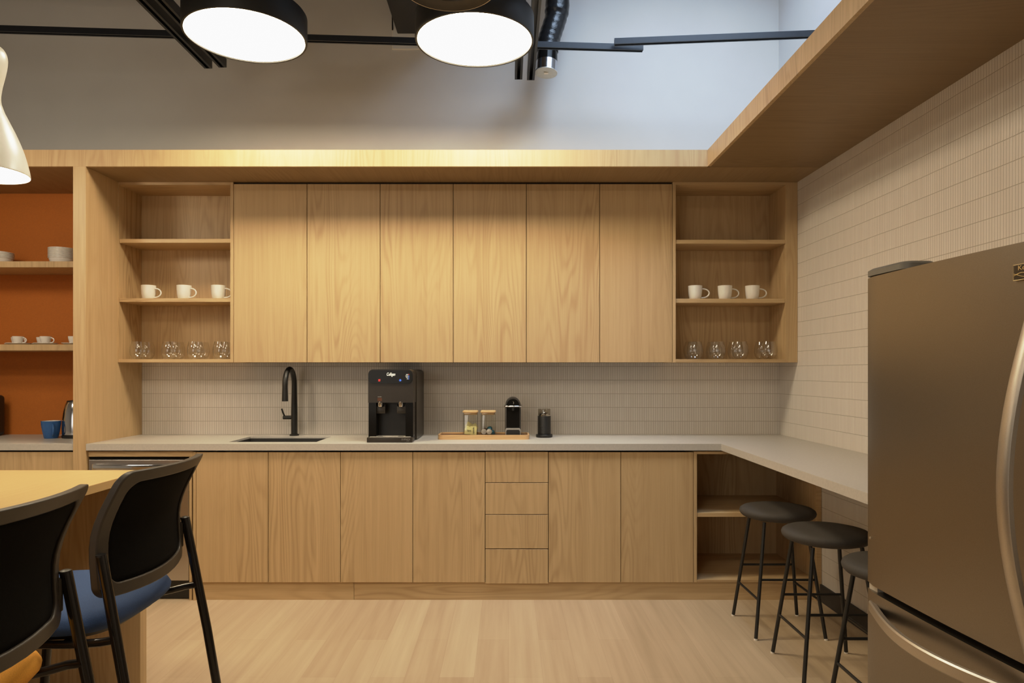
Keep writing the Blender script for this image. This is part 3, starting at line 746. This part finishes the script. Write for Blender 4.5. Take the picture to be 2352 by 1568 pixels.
# frother
hx, hy = X(1250, 4.44), 4.44
t = thing('milk_frother', 'black ribbed milk frother on a round base, beside the tray', 'milk frother', (hx, hy, CT))
obj('base', MB().lathe([(0, 0), (.051, 0), (.053, .004), (.053, .016), (.050, .019), (0, .019)], seg=40), BLACK, t, smooth=True)
pr = [(0, .019), (.041, .019)]
for k in range(24):
    z_ = .022 + k * .0047; pr += [(.0415, z_), (.0425, z_ + .0012), (.0425, z_ + .003), (.0415, z_ + .0042)]
pr += [(.0415, .137), (0, .137)]
obj('body', MB().lathe(pr, seg=48), BLACK, t, smooth=True)
obj('collar', MB().lathe([(.030, .137), (.0425, .137), (.0425, .141), (.030, .141)], seg=40), CHROME, t, smooth=True)
obj('lid', MB().lathe([(.0405, .141), (.0405, .176), (.039, .182), (0, .182), (0, .180), (.038, .179), (.039, .174), (.039, .141)], seg=40), glass_mat('smoked lid', (.86, .84, .80), .3), t, smooth=True, label='clear lid')
obj('seal', MB().lathe([(0, .142), (.036, .142), (.037, .150), (.030, .156), (.012, .160), (.010, .172), (0, .172)], seg=32), CHROME, t, smooth=True)

# ================================================================= STOOLS
def make_stool(label):
    t = thing('bar_stool', label, 'stool', group='round black stools under the counter')
    obj('seat', MB().lathe([(0, .568), (.11, .568), (.150, .572), (.174, .580), (.185, .591), (.188, .602), (.184, .613), (.171, .622), (.14, .629), (.08, .633), (0, .634)], seg=56), STOOLM, t, smooth=True)
    def lp(sx, sy, z):
        f = z / .568
        return (sx * (.1735 + (.106 - .1735) * f), sy * (.1735 + (.106 - .1735) * f), z)
    for sx in (-1, 1):
        for sy in (-1, 1):
            lg = obj('leg', MB().tube([lp(sx, sy, .008), lp(sx, sy, .568)], .0088, 14), BLACK, t, smooth=True)
            p = lp(sx, sy, 0)
            obj('glide', MB().lathe([(0, 0), (.009, 0), (.0095, .003), (.0088, .009), (0, .009)], (p[0], p[1], 0), 14), GLIDE, lg, smooth=True, label='pale glide under the leg')
    for sy in (-1, 1):
        obj('stretcher', MB().tube([lp(-1, sy, .288), lp(1, sy, .288)], .0062, 10), BLACK, t, smooth=True)
    for sx in (-1, 1):
        obj('stretcher', MB().tube([lp(sx, -1, .190), lp(sx, 1, .190)], .0062, 10), BLACK, t, smooth=True)
    return t
st = make_stool('round black stool farthest back, in front of the open corner shelves'); st.location = (1.395, 3.615, 0)
dup(st, (1.418, 3.11, 0), label='round black stool between the other two under the counter')
dup(st, (1.434, 2.57, 0), label='round black stool half hidden by the fridge')

# ================================================================= FRIDGE
FW, FH = .765, 1.618
FR = .0742
t = thing('fridge', 'stainless bottom-freezer fridge against the tiled wall', 'fridge', (1.12, 2.19, 0), FR)
obj('cabinet', MB().box(.075, .625, -FW + .004, -.004, .03, FH - .012, .004), FSIDE, t)
def door(z0, z1, bul=.012):
    m = MB(); n = 16; ring = []
    prof = [(.068, -.002)] + [( -bul * (1 - (2 * k / n - 1) ** 2) + .0 + (.010 if k in (0, n) else 0), -FW * k / n) for k in range(n + 1)] + [(.068, -FW + .002)]
    m.prism(prof, 'z', z0, z1)
    return m
d = obj('door', door(.668, FH), STEEL, t, smooth=True)
def hand(z0, z1, y, bow, n=22):
    return [(-.003 - bow * max(0, math.sin(PI * k / n)) ** 1.0, y, z0 + (z1 - z0) * k / n) for k in range(n + 1)]
hd = obj('handle', MB().ribbon(hand(.682, 1.452, -.648, .070), (0, 1, 0), .036, .018), STEELH, d, smooth=True)
bd = obj('badge', MB().box(-.0125, -.0075, -.700, -.601, 1.533, 1.568, .002), BADGE, d)
obj('badge_border', MB().tube([(-.0125, -.601, 1.533), (-.0125, -.601, 1.568), (-.0125, -.700, 1.568), (-.0125, -.700, 1.533), (-.0125, -.601, 1.533)], .0009, 6), GOLD, t)
text('badge_lettering', 'Kenmore', .0150, (-.0130, -.650, 1.5595), (PI / 2, 0, -PI / 2), GOLD, t, ext=.0003, sx=1.25)
wv = MB()
for ph in (0, PI * .7):
    wv.tube([(-.0130, -.603 - .095 * k / 20, 1.5435 + .005 * math.sin(ph + 2.2 * PI * k / 20)) for k in range(21)], .0009, 6)
obj('badge_waves', wv, GOLD, t)
obj('hinge_cover', MB().loft([[(x_, y_, z_) for x_, y_ in rrect(-.002, .11, -.20, .002, .03, 5)] for z_ in (FH + .004, FH + .020)] + [[(x_, y_, FH + .027) for x_, y_ in rrect(.008, .10, -.19, -.008, .028, 5)]]), FSIDE, t, smooth=True)
obj('hinge_pin', MB().box(.012, .05, -.06, -.012, FH, FH + .006), BLACK, t)
obj('gasket', MB().box(.03, .075, -FW + .008, -.008, .640, .672), BLACK, t)
dr = obj('freezer_drawer', door(.085, .648), STEEL, t, smooth=True)
n = 26
hz = [(.004 - .090 * max(0, math.sin(PI * k / n)) ** 1.05, -.03 - (FW - .06) * k / n, .600) for k in range(n + 1)]
obj('handle', MB().ribbon(hz, (0, 0, 1), .034, .018), STEELH, dr, smooth=True)
obj('hinge_bracket', MB().box(.010, .03, -.050, -.008, .648, .668), GRATE, t)
obj('door_screw', MB().lathe([(0, 0), (.004, 0), (.004, .002), (0, .003)], seg=12).xf(Matrix.Translation((-.003, -.035, .812)) @ Matrix.Rotation(-PI / 2, 4, 'Y')), STEELH, t)
obj('kick_grille', MB().box(.02, .06, -FW + .01, -.01, .01, .08), BLACK, t)

# ================================================================= TABLE AND CHAIRS
TX1, TYF, TYN, TX0, TH = -1.528, 2.945, .55, -2.75, .91
t = thing('island_table', 'counter-height oak table with slab ends, blue and mustard chairs along it', 'table', ((TX0 + TX1) / 2, 1.75, 0), world=True)
obj('tabletop', MB().box(TX0, TX1, TYN, TYF, TH - .032, TH, .0012), WT, t, label='warm oak tabletop')
obj('end_panel', MB().box(TX0 + .001, TX1 - .001, TYF - .052, TYF - .002, 0, TH - .032, .001), WZ, t)
obj('end_panel', MB().box(TX0 + .001, TX1 - .001, TYN + .002, TYN + .052, 0, TH - .032, .001), WZ, t)
obj('centre_panel', MB().box(-2.16, -2.12, TYN + .052, TYF - .052, 0, TH - .032), WZ, t)

def chair(label, seat_mat):
    t = thing('bar_chair', label, 'chair', group='black mesh-back chairs along the table')
    HW = .240
    prof_pts = [(.715, .220), (.745, .218), (.80, .213), (.85, .210), (.887, .215), (.931, .230), (.992, .261), (1.052, .294)]
    def pf(z):
        for (z0, x0), (z1, x1) in zip(prof_pts, prof_pts[1:]):
            if z <= z1 or (z1, x1) == prof_pts[-1]:
                u = (z - z0) / (z1 - z0); u = max(-.2, min(1.2, u)); return x0 + (x1 - x0) * u
    def smooth_pf(z): return sum(pf(z + d_) for d_ in (-.03, -.015, 0, .015, .03)) / 5
    def S(y, z, off=0.0):
        return (smooth_pf(z) + .046 * (1 - (y / HW) ** 2) + off, y, z - .012 * (1 - (y / HW) ** 2) * (1 if z < .8 else 0))
    def outline(hw, z0, z1, r, n=7, m=8):
        c = []
        def seg(a, b, k):
            for i_ in range(k): c.append((a[0] + (b[0] - a[0]) * i_ / k, a[1] + (b[1] - a[1]) * i_ / k))
        def cor(cy, cz, a0):
            for i_ in range(n): c.append((cy + r * math.cos(a0 + PI / 2 * i_ / n), cz + r * math.sin(a0 + PI / 2 * i_ / n)))
        cor(hw - r, z1 - r, 0); seg((hw - r, z1), (-hw + r, z1), m)
        cor(-hw + r, z1 - r, PI / 2); seg((-hw, z1 - r), (-hw, z0 + r), m)
        cor(-hw + r, z0 + r, PI); seg((-hw + r, z0), (hw - r, z0), m)
        cor(hw - r, z0 + r, 1.5 * PI); seg((hw, z0 + r), (hw, z1 - r), m)
        return c
    O = outline(HW, .708, 1.053, .034); I = outline(HW - .036, .744, 1.019, .034)
    loops = []
    for pts, off in ((O, -.012), (O, .012), (I, .012), (I, -.012)):
        loops.append([Vector(S(y, z, off)) for y, z in pts])
    fm = MB(); n = len(O)
    V = [[fm.bm.verts.new(p) for p in lp_] for lp_ in loops]
    for a in range(4):
        A, B = V[a], V[(a + 1) % 4]
        for k in range(n): fm.bm.faces.new((A[k], A[(k + 1) % n], B[(k + 1) % n], B[k]))
    br = obj('backrest_frame', fm, FRAMEM, t, smooth=True)
    md = br.modifiers.new('edge', 'BEVEL'); md.width = .004; md.segments = 2; md.limit_method = 'ANGLE'; md.angle_limit = math.radians(50)
    g = []
    for i_ in range(17):
        z = .742 + (1.024 - .742) * i_ / 16
        g.append([S(-(HW - .030) + 2 * (HW - .030) * j / 16, z, .002) for j in range(17)])
    obj('backrest_mesh', MB().grid(g), MESHM, t, smooth=True, solid=.004)
    # cushion
    def sup(sx, sy, z, cx=.008, n=40):
        out = []
        for k in range(n):
            a = 2 * PI * k / n; c_, s_ = math.cos(a), math.sin(a)
            out.append((cx + sx * math.copysign(abs(c_) ** .55, c_), sy * math.copysign(abs(s_) ** .55, s_), z))
        return out
    obj('seat', MB().loft([sup(.195, .205, .600), sup(.222, .232, .606), sup(.236, .244, .622), sup(.238, .246, .636), sup(.230, .238, .652), sup(.205, .212, .664), sup(.12, .125, .671), sup(.02, .02, .673)]), seat_mat, t, smooth=True, label='upholstered seat pad')
    obj('seat_pan', MB().loft([sup(.17, .18, .588), sup(.20, .21, .590), sup(.205, .215, .601)]), BLACK, t, smooth=True)
    for sy in (-1, 1):
        yl = sy * .243
        lg = obj('leg', MB().tube([(.385, sy * .255, 0), (.31, sy * .250, .45), (.238, yl, .832)], .0145, 16), TUBEM, t, smooth=True)
        obj('cap', MB().lathe([(0, .004), (.008, .004), (.0145, .001), (.0150, -.004), (0, -.004)], (.238, yl, .832), 16), BLACK, lg, smooth=True)
        obj('leg', MB().tube([(-.20, sy * .215, .578), (-.235, sy * .235, .25), (-.26, sy * .245, 0)], .0145, 16), TUBEM, t, smooth=True)
        obj('side_rail', MB().tube([(.283, yl, .605), (.24, sy * .246, .598), (.20, sy * .232, .590), (.14, sy * .215, .580), (-.19, sy * .213, .578)], .0115, 12), TUBEM, t, smooth=True)
        obj('bracket', MB().box(.208, .236, sy * .231 - .008, sy * .231 + .008, .735, .818, .004, 2), FRAMEM, t, smooth=True)
    obj('cross_rail', MB().tube([(-.10, -.213, .578), (-.10, .213, .578)], .0115, 12), TUBEM, t, smooth=True)
    obj('cross_rail', MB().tube([(.12, -.213, .580), (.12, .213, .580)], .0115, 12), TUBEM, t, smooth=True)
    return t
c1 = chair('tall chair with black mesh back and navy blue seat, at the table', BLUE); c1.location = (-1.335, 2.12, 0)
c2 = chair('tall chair with black mesh back and mustard yellow seat, nearest the camera', YELLOW); c2.location = (-1.335, 1.483, 0)

# ================================================================= LAMPS
LZ = 2.99
def drum(label):
    t = thing('drum_pendant', label, 'pendant lamp', group='black drum pendant lamps')
    obj('drum', MB().lathe([(.283, .010), (.287, 0), (.296, 0), (.298, .004), (.298, .121), (.292, .130), (0, .130), (0, .120), (.283, .118)], seg=72), DRUM, t, smooth=True)
    obj('diffuser', MB().lathe([(0, .004), (.283, .006), (.283, .012), (0, .012)], seg=72), LAMP, t, smooth=True, label='glowing white diffuser disc')
    for k in range(3):
        a = 1.17 + 2 * PI * k / 3
        obj('suspension_wire', MB().tube([(.265 * math.cos(a), .265 * math.sin(a), .13), (.05 * math.cos(a), .05 * math.sin(a), CEIL - LZ - .03)], .0016, 6), BLACK, t)
    obj('ceiling_cup', MB().lathe([(0, CEIL - LZ), (.07, CEIL - LZ), (.07, CEIL - LZ - .03), (0, CEIL - LZ - .03)], seg=32), BLACK, t, smooth=True)
    return t
d0_ = drum('black drum pendant lamp nearer the white dome pendant'); d0_.location = (-1.320, 3.50, LZ + .014)
dup(d0_, (-.170, 3.50, LZ - .008), label='black drum pendant lamp nearer the tiled wall, under the dark dish')
PXc, PYc, PZc = -1.970, 2.60, 2.066
t = thing('dome_pendant', 'white hourglass dome pendant lamp over the table', 'pendant lamp', (PXc, PYc, PZc))
def catmull(P, n=5):
    out = []
    for i_ in range(len(P) - 1):
        p0, p1, p2, p3 = P[max(i_ - 1, 0)], P[i_], P[i_ + 1], P[min(i_ + 2, len(P) - 1)]
        for k in range(n):
            u = k / n
            out.append(tuple(.5 * (2 * b_ + (c_ - a_) * u + (2 * a_ - 5 * b_ + 4 * c_ - d_) * u * u + (3 * b_ - a_ - 3 * c_ + d_) * u ** 3) for a_, b_, c_, d_ in zip(p0, p1, p2, p3)))
    return out + [P[-1]]
pr = [(.154, 0), (.1555, .003)] + catmull([(.1555, .004), (.150, .035), (.136, .09), (.114, .15), (.089, .205), (.069, .25), (.062, .285), (.066, .33), (.077, .385), (.083, .43), (.079, .460), (.064, .478), (.03, .484)]) + [(0, .484)]
obj('shade', MB().lathe(pr + [(0, .48), (.06, .474), (.078, .43), (.058, .285), (.085, .205), (.132, .09), (.150, .006), (.154, 0)], seg=64), PENDW, t, smooth=True)
obj('diffuser', MB().lathe([(0, .010), (.147, .012), (.147, .018), (0, .020)], seg=48), LAMP2, t, smooth=True, label='glowing diffuser disc')
obj('cord', MB().tube([(0, 0, .483), (0, 0, CEIL - PZc)], .003, 8), BLACK, t)
# dark round dish fixture in front of the second drum lamp
DD = 2.40
t = thing('dish_pendant', 'dark bronze round dish fixture in front of the drum lamp, cut by frame top', 'pendant lamp', (X(1031, DD), DD, Z(-32, DD)))
obj('dish', MB().lathe([(.166, 0), (.1675, .003), (.166, .012), (.150, .050), (.08, .085), (0, .092), (0, .060), (.075, .052), (.095, .030), (.125, .022), (.128, .016), (.158, .008), (.163, .001), (.166, 0)], seg=72), DISH, t, smooth=True)
obj('rim_line', MB().lathe([(.1645, -.0010), (.1675, -.0006), (.1678, .0012), (.1645, .0012)], seg=72), STEELH, t, smooth=True)
obj('stem', MB().tube([(0, 0, .09), (0, 0, CEIL - Z(-32, DD))], .006, 10), BLACK, t, smooth=True)

# ================================================================= OVERHEAD RAILS, DUCT
def channel(name, label, p0, p1, w, h, drops=()):
    p0, p1 = Vector(p0), Vector(p1); dr_ = (p1 - p0); L_ = dr_.length
    a = math.atan2(dr_.y, dr_.x)
    t = thing(name, label, 'ceiling rail', tuple((p0 + p1) / 2), group='black overhead strut rails')
    m = MB(); th = .004
    m.box(-L_ / 2, L_ / 2, -w / 2, w / 2, h - th, h); m.box(-L_ / 2, L_ / 2, -w / 2, -w / 2 + th, 0, h - th); m.box(-L_ / 2, L_ / 2, w / 2 - th, w / 2, 0, h - th)
    m.box(-L_ / 2, L_ / 2, -w / 2 + th, -w / 2 + w * .30, 0, th); m.box(-L_ / 2, L_ / 2, w / 2 - w * .30, w / 2 - th, 0, th)
    m.box(-L_ / 2 - .003, -L_ / 2, -w / 2, w / 2, 0, h); m.box(L_ / 2, L_ / 2 + .003, -w / 2, w / 2, 0, h)
    obj('channel', m.xf(Matrix.Rotation(a, 4, 'Z')), RAILM, t)
    for s_ in drops:
        q = Vector((math.cos(a), math.sin(a), 0)) * (s_ * L_ / 2)
        obj('hanger_rod', MB().tube([(q.x, q.y, h), (q.x, q.y, CEIL - (p0.z + p1.z) / 2)], .004, 6), RAILM, t)
    return t
ZA = 3.185
for pxa, ye, lab in ((478, 4.27, 'black strut rail running to the back wall, beside the left drum lamp'), (511, 4.255, 'second black strut rail of the pair beside the left drum lamp'),
                     (1191, 4.43, 'black strut rail partly behind the middle drum lamp'), (1219, 4.44, 'black strut rail between the middle drum lamp and the duct')):
    x_ = X(pxa, ye)
    channel('strut_rail', lab, (x_, .6, ZA), (x_, ye, ZA), .048, .052, (-.3, .55))
ZC = 3.258
channel('cross_rail', 'long black cross rail spanning from the left behind both drum lamps', (-4.6, 3.86, ZC), (.806, 4.20, ZC), .034, .034, (-.5, .2))
channel('cross_rail', 'short black cross rail meeting the tiled side wall', (X(1412, 4.13), 4.13, ZC + .004), (1.80, 4.03, ZC + .004), .034, .034)
DY = 4.42
t = thing('flexible_duct', 'black flexible duct with silver capped end, hanging by the back wall', 'duct', (X(1255, DY), DY, Z(172, DY)), world=True)
p = [(X(1281, DY), DY, CEIL), (X(1281, DY), DY, Z(-20, DY)), (X(1280, DY), DY, Z(20, DY)), (X(1276, DY), DY, Z(45, DY)), (X(1266, DY), DY - .005, Z(75, DY)), (X(1259, DY), DY - .008, Z(98, DY)), (X(1257, DY), DY - .01, Z(120, DY))]
pp = []
for a, b in zip(p, p[1:]):
    for k in range(6): pp.append(tuple(Vector(a).lerp(Vector(b), k / 6)))
pp.append(p[-1])
obj('hose', MB().tube(pp, [(.076 if i_ < 16 else .070) + .0012 * math.sin(i_ * 1.9) for i_ in range(len(pp))], 24), DUCTM, t, smooth=True)
q0, q1, q2 = Vector((X(1257, DY), DY - .01, Z(122, DY))), Vector((X(1255.5, DY), DY - .016, Z(146, DY))), Vector((X(1254, DY), DY - .022, Z(170, DY)))
obj('collar', MB().tube([q0, q1], [.064, .068], 28), BLACKG, t, smooth=True)
obj('sleeve', MB().tube([q1, q2], .068, 32), KSTEEL, t, smooth=True)
obj('end_cap', MB().tube([q2, q2 + (q2 - q1).normalized() * .004], .071, 32), PALECAP, t, smooth=True)
cc = q2 + (q2 - q1).normalized() * .005
obj('cap_sticker', MB().box(cc.x - .014, cc.x + .014, cc.y - .014, cc.y + .014, cc.z - .001, cc.z + .0005), WHITE, t)
Yb = 4.30
t = thing('duct_box', 'black boxy duct register high on the back wall behind the drum lamp', 'duct', (X(950, Yb), 4.45, 3.6), world=True)
obj('box', MB().box(X(913, DB), X(1045, DB), 4.0, DB - .001, Z(78, DB), Z(78, DB) + .34, .004), BLACK, t)
obj('riser', MB().box(X(935, DB), X(1025, DB), 4.1, DB - .02, Z(78, DB) + .34, CEIL), BLACK, t)
t = thing('access_panel', 'square painted access panel on the wall below the black duct box', 'wall panel', (X(950, DB), DB - .006, Z(85, DB)), world=True)
obj('panel', MB().box(X(903, DB), X(1010, DB), DB - .005, DB - .0005, Z(112, DB), Z(40, DB)), PAINTL, t)
obj('rim', MB().box(X(901, DB), X(903, DB), DB - .007, DB - .0005, Z(114, DB), Z(40, DB)).box(X(903, DB), X(1010, DB), DB - .007, DB - .0005, Z(114, DB), Z(112, DB)), WHITE, t)
tag(obj('black_cord', MB().tube([(X(901.5, DB), DB - .012, Z(22, DB)), (X(902, DB), DB - .012, Z(71, DB))], .004, 8), BLACK), 'short black cable hanging beside the access panel', 'cable')

# ================================================================= LIGHT
def area(name, loc, target, size, power, col, spread=PI, sy=None):
    l = bpy.data.lights.new(name, 'AREA'); l.energy = power; l.color = col; l.spread = spread
    l.shape = 'RECTANGLE' if sy else 'DISK'; l.size = size
    if sy: l.size_y = sy
    o = bpy.data.objects.new(name, l); C.objects.link(o); o.location = loc
    o.rotation_euler = (Vector(target) - Vector(loc)).to_track_quat('-Z', 'Y').to_euler()
    return o
WARM = (1.0, .85, .64)
# skylight daylight falling on the back corner above the soffit
area('skylight_daylight', (1.25, 3.45, CEIL + .06), (1.30, 4.45, 2.62), 1.9, 54, (.58, .755, 1.0), math.radians(110))
# added fill lights, unseen, set where a next lamp row would hang
for x_ in (-1.32, -.17):
    area('added_row_fill', (x_, 1.2, 2.98), (x_, 1.2, 0), .56, 15, WARM)
area('added_ceiling_fill', (-1.6, -1.2, CEIL - .12), (-.8, 3.0, 2.0), 2.6, 25, WARM)  # added fill behind the camera, warms the upper wall
area('added_side_fill', (-3.15, 2.75, 2.2), (-3.15, 2.75, 0), .28, 9, WARM)  # added out-of-view fill to lift the niche from the left
area('added_niche_fill', (-2.9, 3.0, 2.45), (-3.0, 4.64, 1.6), .3, 8, WARM)  # added fill aimed into the niche to brighten the china
# window daylight from the far side of the room
area('window_daylight', (-2.6, -3.7, 1.7), (-.4, 4, 1.2), 3.2, 44, (1.0, .93, .82), sy=2.0)
w = bpy.data.worlds.new('room ambience'); bpy.context.scene.world = w; w.use_nodes = True
w.node_tree.nodes['Background'].inputs[0].default_value = (.60, .75, 1.0, 1); w.node_tree.nodes['Background'].inputs[1].default_value = .5

# ================================================================= CAMERA
cam = bpy.data.cameras.new('camera'); co = bpy.data.objects.new('camera', cam); C.objects.link(co)
co.location = (0, 0, EYE); co.rotation_euler = (PI / 2, 0, 0)
cam.sensor_width = 36; cam.lens = F / 2352 * 36; cam.clip_start = .05
cam.shift_x = (1176 - VX) / 2352; cam.shift_y = (VY - 784) / 2352
sc = bpy.context.scene; sc.camera = co
sc.view_settings.view_transform = 'Standard'; sc.view_settings.look = 'None'; sc.view_settings.exposure = -.06
sc.view_settings.use_curve_mapping = True
cm = sc.view_settings.curve_mapping
cm.white_level = (3, 3, 3); cm.extend = 'HORIZONTAL'
cv = cm.curves[3]
for p in ((.1, .302), (.2, .60), (.333, .835), (.55, .95)): cv.points.new(*p)
cm.update()
sc.cycles.max_bounces = 10; sc.cycles.transparent_max_bounces = 24
for o in bpy.data.objects:
    if '_world' in o: del o['_world']
